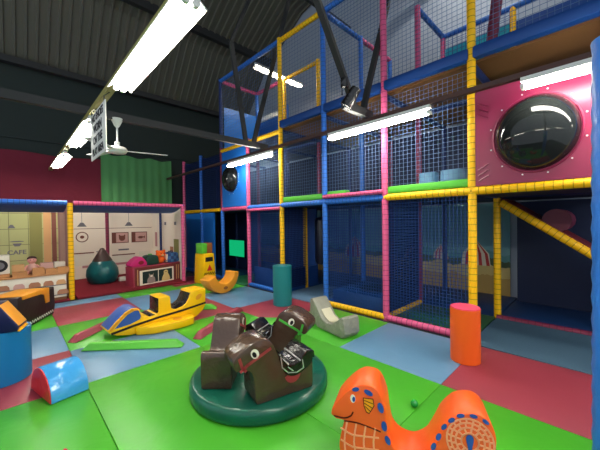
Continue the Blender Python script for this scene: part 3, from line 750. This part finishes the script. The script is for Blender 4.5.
tag(add('toy_box', box((-.09, -.08, 0), (.09, .08, .17), M['pastrypink'], .006), None, (.49, 7.24, CT)), 'pale pink toy box behind the crates, right of the doll', 'box')
tag(add('toy_box', box((-.08, -.08, 0), (.08, .08, .17), M['shelfwhite'], .006), None, (.675, 7.24, CT)), 'cream toy box behind the crates, at the counter\'s right', 'box')
t = thing('doll', 'pink baby doll with dark hair sitting on the café counter', 'doll', (.29, 7.25, CT))
add('body', lathe([(.03, 0), (.075, .03), (.08, .09), (.06, .15), (.03, .18)], M['pastrypink'], 16), t)
hd = add('head', ball(.065, M['skin']), t, (0, 0, .235)); add('hair', ball(.066, M['hair'], (1.02, 1.02, .7)), hd, (0, .012, .028))
for s in (-1, 1): add('eye', ball(.008, M['pupil'], n=6), hd, (s*.022, -.06, .008)); add('arm', tube([(s*.06, 0, .14), (s*.1, -.03, .1), (s*.1, -.08, .07)], .018, M['skin'], 8), t); add('leg', tube([(s*.04, -.03, .03), (s*.06, -.1, .025), (s*.065, -.13, .03)], .024, M['skin'], 8), t)

# vet booth things
t = thing('bean_bag', 'pear-shaped teal bean bag with a brown top in the vet booth', 'bean bag', (1.55, 8.2, 0.002))
add('bag', lathe([(.05, .0), (.2, .01), (.29, .09), (.325, .22), (.31, .36), (.25, .48), (.18, .56), (.12, .6)], M['bag'], 32), t)
add('top', lathe([(.2, .545), (.185, .575), (.12, .69), (.07, .78), (.04, .83), (.01, .84)], M['bagcap'], 28), t)
tag(add('white_block', box((-.08, -.07, 0), (.08, .07, .13), M['whitebag'], .03), None, (1.93, 8.1, .002)), 'small white soft block on the carpet beside the teal bean bag', 'block')
rz = .2
t = thing('pet_cabinet', 'low pink cabinet printed with a cat and dog in cages', 'cabinet', (1.88, 7.03, 0), rz)
W_ = 1.13; H_ = .46
add('body', box((0, 0, .0), (W_, .34, H_), M['cabinet'], .012), t)
face = add('printed_front', box((.03, -.008, .02), (W_-.02, 0, H_-.02), M['cabface']), t)
add('frame_print', box((.13, -.012, .05), (.93, -.008, .37), M['vet']), face)
for x0, x1 in ((.19, .54), (.56, .89)): add('cage_print', box((x0, -.016, .08), (x1, -.012, .34), M['cage']), face)
for x in (.08, 1.0, 1.05): add('line_print', box((x, -.012, .06), (x+.015, -.008, .4), M['sand']), face)
cat = add('cat_print', extrude(spline([(.3, .08), (.46, .08), (.46, .18), (.43, .22), (.44, .29), (.42, .26), (.36, .26), (.33, .29), (.33, .21), (.3, .17)], 3, True), -.02, -.016, M['catgrey'], 0), face)
add('face_print', extrude(ell(.385, .225, .03, .018), -.023, -.02, M['vet'], 0), cat)
dog = add('dog_print', extrude(spline([(.64, .08), (.82, .08), (.81, .18), (.78, .24), (.78, .29), (.73, .32), (.68, .29), (.68, .23), (.65, .17)], 3, True), -.02, -.016, M['dogyellow'], 0), face)
for x in (.715, .75): add('eye_print', extrude(ell(x, .275, .008, .01, 8), -.023, -.02, M['pupil'], 0), dog)
def oncab(u, v): return (1.88 + u*cos(rz) - v*sin(rz), 7.03 + u*sin(rz) + v*cos(rz), H_ + .001)
t = thing('pet_carrier', 'magenta soft pet carrier on the left end of the pink cabinet', 'bag', oncab(.165, .17), rz)
add('body', extrude(spline([(-.15, 0), (.15, 0), (.16, .08), (.05, .2), (-.06, .17), (-.17, .07)], 4, True), -.12, .12, M['magbag'], .02), t, (0, 0, .006))
add('opening', extrude(ell(.03, .08, .06, .045), -.128, -.12, M['maroon'], 0), t)
t = thing('pet_carrier', 'dark green soft pet carrier beside the orange plush on the cabinet', 'bag', oncab(.465, .17), rz)
add('body', extrude(spline([(-.13, 0), (.13, 0), (.14, .1), (.1, .2), (-.1, .2), (-.14, .1)], 4, True), -.12, .12, M['darkbag'], .02), t, (0, 0, .006))
add('handle', tube([(-.06, 0, .19), (-.03, 0, .235), (.03, 0, .235), (.06, 0, .19)], .012, M['grass'], 8), t)
t = thing('plush_toy', 'orange plush toy sitting on the pink cabinet', 'soft toy', oncab(.715, .17), rz)
add('body', lathe([(.02, 0), (.07, .02), (.085, .08), (.06, .15), (.02, .17)], M['toyorange'], 18), t)
hd = add('head', ball(.1, M['toyorange'], (1.1, .9, .9)), t, (0, -.01, .21))
for s in (-1, 1): add('ear', ball(.035, M['toyorange'], (1, .6, 1), 8), hd, (s*.085, 0, .07)); add('eye', ball(.011, M['pupil'], n=6), hd, (s*.035, -.082, .02)); add('arm', tube([(s*.07, 0, .12), (s*.09, -.05, .07)], .022, M['toyorange'], 8), t)
add('snout', ball(.035, M['sand'], (1, .7, .8), 8), hd, (0, -.085, -.02))
t = thing('holdall', 'blue plaid bag at the right end of the pink cabinet', 'bag', oncab(.975, .17), rz)
add('body', extrude(spline([(-.13, 0), (.13, 0), (.135, .12), (.1, .22), (-.1, .22), (-.135, .12)], 4, True), -.13, .13, M['plaid'], .02), t, (0, 0, .006))
add('side_panel', box((-.15, -.1, .02), (-.13, .1, .2), M['vet'], .006), t); add('handle', tube([(-.08, 0, .21), (-.05, 0, .26), (.05, 0, .26), (.08, 0, .21)], .01, M['navy'], 8), t)

# ------------------------------------------------------------------ foam things on the floor
def foam_cyl(loc, r, h, mat, label, top=None):
    t = thing('foam_cylinder', label, 'foam cylinder', (*loc, .002))
    add('body', cyl(r, h-.01, M[mat], 36, .012), t); add('top_cap', cyl(r-.004, .012, M[top or mat], 36, .006), t, (0, 0, h-.012))
foam_cyl((3.222, .976), .134, .53, 'orange', 'upright orange foam cylinder with a pink top', 'pinktop')
foam_cyl((3.288, 3.815), .158, .66, 'tealcyl', 'upright sea-green foam cylinder on the pink mat by the play frame')
foam_cyl((-.085, 3.85), .222, .46, 'drum', 'large blue foam drum at the left edge of the photo')
# navy and orange wedge resting on the drum
t = thing('foam_wedge', 'navy foam wedge with an orange slope lying on the blue drum', 'foam wedge', (-.085, 3.74, .465), -.3)
pr = [(-.22, 0), (.155, 0), (.165, .04), (.03, .25), (-.22, .25)]
add('body', extrude(pr, -.08, .13, [M['navy'], M['amber']], .008, edge_mat=lambda i, m: 1 if i in (1, 2) else 0), t)
add('yellow_piping', bar((.162, -.08, .006), (.162, .13, .006), .014, M['yellow']), t)
# half drum
t = thing('foam_half_drum', 'shiny blue foam half drum with a red end on the floor', 'foam half drum', (.29, 3.25, .002), .22)
pr = [(-.225, 0), (.225, 0)] + [(.225*cos(pi*i/20), .215*sin(pi*i/20) + .015) for i in range(0, 21)]
add('body', extrude(pr, -.13, .125, M['sky'], .008), t, (0, 0, 0), (0, 0, -pi/2)) 
add('red_end', extrude([(x*.965, z*.965+.004) for x, z in pr], -.137, -.128, M['red'], .003), t, (0, 0, 0), (0, 0, -pi/2))
# black rocker with yellow seat, left
ang = atan2(.55, .29)
t = thing('foam_rocker', 'black foam rocker with a yellow seat behind the blue drum', 'foam rocker', (.2, 5.55, .002), ang)
body = [(0, 0), (.62, 0), (.66, .12), (.64, .42), (.5, .4), (.1, .44), (-.28, .46), (-.3, .3), (-.1, .12)]
add('body', extrude(body, 0, .36, M['chalk'], .015), t)
seat = [(-.05, .46), (.12, .452), (.5, .415), (.67, .435), (.69, .3), (.6, .28), (.55, .36), (.45, .395), (.1, .43)]
add('seat', extrude([(-.2, .465), (.38, .45), (.47, .44), (.475, .22), (.37, .22), (.33, .36), (.25, .385), (-.2, .41)], -.012, .372, M['amber'], .008), t)
add('tooth_print', strip2([[(-.06 + k*.03, .03 + (.04 if k % 2 else 0) + max(0, -.0)) for k in range(23)]], .006, 0, -.003, M['sign']), t)

# green block behind the horses
t0 = tag(add('foam_block', box((0, 0, 0), (.37, .27, .2), M['grass'], .015), None, (1.965, 2.95, .002), (0, 0, -.86)), 'lime green foam block behind the brown horses', 'foam block')
# ball and peg
tag(add('ball', ball(.027, M['ballgreen']), None, (2.143, 1.0, .027)), 'small green plastic ball beside the orange dragon', 'ball')
tag(add('toy_peg', lathe([(.012, 0), (.022, .01), (.018, .035), (.008, .05), (.002, .054)], M['red'], 14), None, (.215, 2.27, .002)), 'tiny red toy peg on the green mat at the bottom edge', 'toy')

# foam bars around the plane
def foam_bar(a, b, c, label, w=.12, h=.075):
    a = Vector(a); b = Vector(b); d = b-a; L = d.length
    pr = [(-w/2, 0), (w/2, 0), (w/2*.55, h), (-w/2*.55, h)]
    bm = bmesh.new(); A = [bm.verts.new((0, y, z)) for y, z in pr]; Bv = [bm.verts.new((L, y, z)) for y, z in pr]
    for k in (2, 3): A[k].co.x = .08; Bv[k].co.x = L-.08
    bm.faces.new(A[::-1]); bm.faces.new(Bv)
    for i in range(4): bm.faces.new((A[i], A[(i+1)%4], Bv[(i+1)%4], Bv[i]))
    bmesh.ops.recalc_face_normals(bm, faces=bm.faces[:]); bevel(bm, .008, 1)
    tag(add('foam_bar', finish(bm, 'foam_bar_mesh', M[c]), None, (a.x, a.y, .002), (0, 0, atan2(d.y, d.x))), label, 'foam bar', 'foam bars penning the yellow plane')
foam_bar((.57, 4.08), (1.4, 3.36), 'grass', 'long green foam bar in front of the yellow plane')
foam_bar((.5, 4.4), (1.36, 5.14), 'pink', 'pink foam bar running under the nose of the yellow plane')
foam_bar((1.58, 3.42), (2.6, 4.05), 'pink', 'pink foam bar behind the left brown horse')
foam_bar((2.4, 4.42), (1.62, 5.06), 'grass', 'green foam bar just behind the tail of the yellow plane')

# ------------------------------------------------------------------ yellow plane rocker
t = thing('foam_plane', 'yellow foam plane rocker with blue cockpit and two black seats', 'foam rocker', (.81, 4.11, .0025), .06)
pr = [(.0, .125), (.03, .085), (.1, .045), (.25, .01), (.4, .0), (1.0, .0), (1.14, .03), (1.24, .1), (1.28, .17), (1.29, .4), (1.27, .42), (1.07, .41), (1.05, .4), (1.02, .32), (.98, .255), (.92, .22), (.84, .205), (.79, .21), (.765, .24), (.755, .395), (.74, .405), (.61, .41), (.6, .395), (.595, .22), (.57, .19), (.48, .185), (.4, .2), (.38, .23), (.365, .3), (.33, .33), (.27, .34), (.2, .31), (.1, .225)]
def pm(i, m):
    x, z = m
    if .55 < x < .61 and .19 < z < .4: return 1
    if .44 < x < .6 and z > .15 and z < .2: return 1
    if .77 < x < 1.06 and z > .19: return 1
    if x < .375 and z > .15: return 2
    return 0
add('body', extrude(pr, 0, .32, [M['yellow'], M['black'], M['cockpit']], .014, edge_mat=pm), t)
add('side_stripe', strip2([[(.05, .085), (.3, .12), (.6, .15), (.9, .165), (1.27, .2)]], .028, 0, -.003, M['ink']), t)
add('cockpit_window', flat([(.075, .135), (.14, .205), (.22, .275), (.3, .305), (.345, .3), (.372, .22), (.36, .185), (.25, .15)], 0, -.004, M['cockpit']), t)
add('cockpit_frame', strip2([[(.035, .13), (.1, .2), (.19, .285), (.27, .32), (.33, .315)]], .026, 0, -.006, M['amber']), t)
wing = spline([(.34, -.0), (1.0, .0), (1.02, -.1), (.98, -.19), (.8, -.22), (.5, -.17), (.38, -.09)], 4, True)
bm = bmesh.new(); A = [bm.verts.new((x, y, .0)) for x, y in wing]; Bv = [bm.verts.new((x, y, .1)) for x, y in wing]; n = len(wing)
bm.faces.new(A[::-1]); bm.faces.new(Bv)
for i in range(n): bm.faces.new((A[i], A[(i+1)%n], Bv[(i+1)%n], Bv[i]))
bmesh.ops.recalc_face_normals(bm, faces=bm.faces[:]); bevel(bm, .014, 2, .9); bmesh.ops.triangulate(bm, faces=[f for f in bm.faces if len(f.verts) > 4])
add('wing', finish(bm, 'wing_mesh', M['yellow'], angle=.6), t)
add('wing_emblem', cyl(.06, .004, M['amber'], 12, .001), t, (.8, -.1, .1)); add('tail_emblem', flat(ell(1.17, .31, .055, .035, 12, .6), 0, -.004, M['amber']), t)

# ------------------------------------------------------------------ grey crumpled rocker
t = thing('foam_rocker', 'grey wrinkled foam rocker with two raised ends and cream patch', 'foam rocker', (2.78, 2.17, .0025), pi/2-.2)
pr = [(0, 0), (.5, 0), (.62, .06), (.67, .18), (.655, .345), (.6, .365), (.5, .26), (.4, .15), (.3, .11), (.2, .125), (.1, .19), (.02, .255), (-.03, .24), (-.05, .06)]
add('body', extrude(pr, -.25, 0, M['grey'], .02), t)
add('cream_patch', extrude([(.15, .155), (.2, .128), (.3, .113), (.4, .152), (.47, .228), (.462, .24), (.39, .166), (.3, .124), (.207, .138), (.16, .164)], -.2, -.05, M['cream'], .002), t)

# ------------------------------------------------------------------ amber crescent rocker, tower block and boxes
t = thing('foam_crescent', 'amber foam crescent rocker curving up at its right end', 'foam rocker', (3.02, 5.25, .0025), .12)
out = [(.36*cos(a), .36+.36*sin(a)) for a in [pi*(1.06) + (pi*.96)*i/20 for i in range(21)]]
inn = [(.03+.22*cos(a), .39+.21*sin(a)) for a in [pi*2.0 - (pi*.98)*i/16 for i in range(17)]]
add('body', extrude(out + inn, 0, .3, M['amber'], .012), t)
add('circle_print', flat(ell(.03, .1, .05, .03, 16), 0, -.004, M['brownbox']), t)
t = thing('foam_tower', 'yellow foam tower block with maroon side and red triangle', 'foam block', (3.12, 6.36, .0025), .12)
pr = [(0, 0), (.36, 0), (.3, .68), (.04, .68)]
add('body', extrude(pr, 0, .36, [M['yellow'], M['maroon']], .012, edge_mat=lambda i, m: 1 if i == 1 else 0), t)
add('label_print', flat([(.07, .5), (.27, .5), (.265, .6), (.075, .6)], 0, -.004, M['ink']), t)
add('triangle_print', flat([(.11, .29), (.25, .29), (.18, .43)], 0, -.004, M['red']), t)
add('zigzag_print', strip2([[(.03 + k*.025, .2 + (.05 if k % 2 else 0)) for k in range(13)]], .012, 0, -.004, M['ink']), t)
for x, c, l in ((.02, 'grass', 'green foam cube on top of the yellow tower block'), (.165, 'brownbox', 'brown foam cube on top of the yellow tower block')):
    tag(add('foam_cube', box((0, 0, 0), (.14, .24, .24), M[c], .012), None, (3.12 + x*cos(.12) - .06*sin(.12), 6.36 + x*sin(.12) + .06*cos(.12), .684), (0, 0, .12)), l, 'foam cube')

# ------------------------------------------------------------------ horse roundabout
RC = Vector((1.54, 2.10, .002))
R_ = thing('horse_roundabout', 'round dark teal foam roundabout carrying three brown foam horses', 'roundabout', RC)
bm = bmesh.new(); n = 64; prf = [(.56, 0), (.58, .02), (.58, .085), (.567, .108), (.545, .118), (.4, .12), (.2, .12), (.0, .12)]
rings = [[bm.verts.new((r*cos(2*pi*i/n), r*sin(2*pi*i/n), z)) for i in range(n)] for r, z in prf[:-1]]
for a, b in zip(rings, rings[1:]):
    for i in range(n): bm.faces.new((a[i], a[(i+1)%n], b[(i+1)%n], b[i]))
c_ = bm.verts.new((0, 0, .12)); bm.faces.new(rings[0][::-1])
for i in range(n): bm.faces.new((rings[-1][i], rings[-1][(i+1)%n], c_))
mt = vinyl('vinyl_roundabout', (10, 88, 68), .28, .3, 3.5, .5)
add('base', finish(bm, 'disc_mesh', mt, angle=.9), R_)
HP = [(-.235, 0), (.225, 0)] + spline([(.235, .04), (.24, .15), (.262, .235), (.31, .262), (.365, .268), (.388, .31), (.378, .36), (.325, .4), (.26, .436), (.2, .452), (.145, .448), (.1, .412), (.065, .345), (.03, .275), (-.01, .22), (-.07, .2), (-.12, .21), (-.155, .25), (-.185, .28), (-.225, .275), (-.24, .225), (-.24, .04)], 3)
HW = .118
horse_me = extrude(HP, -HW, HW, M['brown'], .014, ang=.6)
SP = [(.055, .335), (.025, .265), (-.01, .212), (-.07, .192), (-.12, .202), (-.155, .242), (-.185, .27), (-.222, .265), (-.232, .23), (-.25, .23), (-.245, .28), (-.225, .292), (-.182, .296), (-.145, .264), (-.115, .226), (-.07, .216), (-.0, .236), (.04, .3), (.066, .35)]
saddle_me = extrude(SP, -HW-.008, HW+.008, M['black'], .003)
def horse(x, y, heading, harness, label, saddled=True):
    h = add('horse', horse_me, R_, (x, y, .121), (0, 0, heading))
    h['label'] = label
    for s in (-1, 1):
        y = s*HW; d = s*.004
        add('eye', flat(ell(.235, .365, .028, .036, 20, -.5), y, d, M['eyewhite']), h); add('pupil', flat(ell(.24, .362, .014, .022, 14, -.5), y+d, d*.5, M['pupil']), h)
        add('bridle', strip2([[(.335, .268), (.29, .3), (.12, .375)], [(.305, .265), (.33, .3), (.345, .35)]], .02, y, d, M[harness]), h)
        if not saddled and s > 0: continue
        add('saddle_flap', flat(spline([(.05, .3), (.02, .2), (-.02, .15), (-.09, .135), (-.16, .16), (-.225, .2), (-.225, .262), (-.185, .276), (-.15, .245), (-.11, .208), (-.05, .2)], 3, True), y, d*2, M['black']), h)
        add('saddle_cloth', flat([( -.02, .15), (-.1, .142)] + [(-.06 + .066*cos(a), .15 + .066*sin(a)) for a in [pi*1.05 + .9*pi*i/8 for i in range(9)]], y, d, M['harness_red']), h)
        add('silver_trim', strip2([[(.04, .3), (.03, .22), (-.02, .17), (-.09, .155), (-.15, .175)], [(-.02, .21), (-.06, .175)], [(-.15, .175), (-.14, .235)]], .008, y+d*2, d*.5, M['silver']), h)
    if not saddled: return
    add('saddle', saddle_me, h)
    for x, z in ((.045, .312), (-.02, .229), (-.12, .234)):
        add('silver_trim', box((x-.005, -HW-.01, z-.002), (x+.005, HW+.01, z+.006), M['silver']), h)
horse(-.085, -.35, radians(166), 'harness_red', 'brown horse with red bridle')
horse(-.265, .145, radians(45), 'harness_red', 'brown horse facing away, without saddle', False)
horse(.285, .15, radians(-66), 'harness_green', 'brown horse with green bridle')

# ------------------------------------------------------------------ dragon rocker
DO = Vector((1.5502, .4573, .0025))
D = thing('foam_dragon', 'orange foam dragon rocker with blue spots and scaly printed tail', 'foam rocker', DO, atan2(.9013, -.4338))
Wd = .22
dp = spline([(.674, .325), (.662, .371), (.594, .456), (.528, .511), (.475, .521), (.424, .503), (.388, .422), (.375, .324), (.358, .243), (.31, .195), (.241, .186), (.18, .227), (.157, .263), (.129, .319), (.105, .374), (.073, .418), (.034, .455), (-.023, .473), (-.07, .462), (-.104, .417), (-.115, .35), (-.1, .27), (-.05, .17), (.02, .07), (.12, .015), (.25, 0), (.42, 0), (.54, .03), (.61, .09), (.63, .16), (.617, .24), (.6, .305)], 3) + [(.646, .306)]
# round the head and tail tops like upholstered foam; sides darker orange
bm = bmesh.new()
A = [bm.verts.new((x, 0, z)) for x, z in dp]; Bv = [bm.verts.new((x, -Wd, z)) for x, z in dp]; n = len(dp)
bm.faces.new(A).material_index = 1; bm.faces.new(Bv[::-1]).material_index = 1
for i in range(n): bm.faces.new((A[i], Bv[i], Bv[(i+1)%n], A[(i+1)%n]))
bmesh.ops.recalc_face_normals(bm, faces=bm.faces[:])
bmesh.ops.bevel(bm, geom=[e for e in bm.edges if abs(e.verts[0].co.y-e.verts[1].co.y) < 1e-6], offset=.008, segments=2, affect='EDGES', profile=.5, clamp_overlap=True)
bmesh.ops.triangulate(bm, faces=[f for f in bm.faces if len(f.verts) > 4])
add('body', finish(bm, 'dragon_mesh', [M['orange'], M['orange_side']], angle=.5), D)
def dflat(name, pts, mat, lvl=0, par=None): return add(name, flat(pts, .0005 + lvl*.002, .002, M[mat]), par or D)
eye = dflat('eye', ell(.551, .437, .014, .022), 'eyewhite'); dflat('pupil', ell(.546, .435, .008, .014), 'spot', 1, eye)
add('mouth', strip2([spline([(.655, .322), (.6, .322), (.565, .34), (.552, .362)], 4)], .007, .0005, .002, M['lip']), D)
add('jaw_line', strip2([spline([(.6, .306), (.53, .31), (.46, .3), (.41, .29)], 4)], .007, .0005, .002, M['lip']), D)
g = dflat('gill', [(.495, .452), (.445, .455), (.44, .42), (.465, .375), (.48, .38), (.492, .41)], 'gill')
add('gill_lines', strip2([[(.49, .44), (.447, .43)], [(.49, .425), (.452, .408)], [(.486, .408), (.46, .388)], [(.495, .452), (.445, .455), (.44, .42), (.465, .375), (.48, .38), (.492, .41), (.495, .452)]], .004, .0025, .001, M['lip']), g)
for (x, z, r, ro) in ((.535, .492, .02, .3), (.468, .486, .024, -.4), (.406, .418, .027, -1.3), (.389, .325, .026, -1.45), (.372, .255, .024, -1.2), (.155, .277, .02, 1.2), (.132, .33, .02, 1.2), (.107, .385, .018, 1.0), (.074, .425, .018, .7), (.035, .455, .018, .3), (-.02, .464, .017, -.1), (-.07, .448, .016, -.6)):
    dflat('spot', ell(x, z, r, r*.55, 16, -ro), 'spot', 2)
L = []
for k in range(4): L.append(spline([(.585-.05*k, .3), (.6-.052*k, .2), (.59-.06*k, .1)], 4))
for z in (.25, .185, .12): L.append(spline([(.617, z+.012), (.56, z-.01), (.5, z-.006), (.42, z+.004)], 4))
add('scale_print', strip2(L, .009, .0005, .002, M['scale']), D)
L = []; c0 = (-.005, .335)
for r in (.045, .075, .1, .122): L.append([(c0[0]+r*.82*cos(a), c0[1]+r*.9*sin(a)) for a in [2*pi*i/36 for i in range(37)]])
for (r0, r1, k) in ((.045, .075, 12), (.075, .1, 16), (.1, .122, 20)):
    for i in range(k):
        a = 2*pi*(i + .5*r0*10)/k; L.append([(c0[0]+r*.82*cos(a), c0[1]+r*.9*sin(a)) for r in (r0, r1)])
add('scale_print', strip2(L, .008, .0005, .002, M['scale']), D)
dflat('tail_mark', spline([(-.005, .37), (.012, .355), (.005, .31), (-.003, .26), (-.014, .31), (-.02, .355)], 4, True), 'spot', 1)

# ------------------------------------------------------------------ camera, world, colour management
F_, YAW, PIT, ROL = 298.5, .77326, -.012767, -.014385
cy, sy, cp, sp = cos(YAW), sin(YAW), cos(PIT), sin(PIT)
f = Vector((sy*cp, cy*cp, sp)); r = Vector((cy, -sy, 0)); u = r.cross(f)
r, u = cos(ROL)*r + sin(ROL)*u, -sin(ROL)*r + cos(ROL)*u
cam = bpy.data.cameras.new('camera'); cam.sensor_fit = 'HORIZONTAL'; cam.sensor_width = 36; cam.lens = F_/600*36; cam.clip_start = .02
co = bpy.data.objects.new('camera', cam); COL.objects.link(co)
mtx = Matrix((r, u, -f)).transposed().to_4x4(); mtx.translation = Vector((0, 0, 1.4)); co.matrix_world = mtx
SC.camera = co
w = bpy.data.worlds.new('world'); SC.world = w; w.use_nodes = True
w.node_tree.nodes['Background'].inputs['Color'].default_value = (.8, .9, 1, 1); w.node_tree.nodes['Background'].inputs['Strength'].default_value = .55
SC.view_settings.view_transform = 'Standard'; SC.view_settings.look = 'None'; SC.view_settings.exposure = .7; SC.view_settings.gamma = 1
try: SC.view_settings.use_curve_mapping = False
except Exception: pass
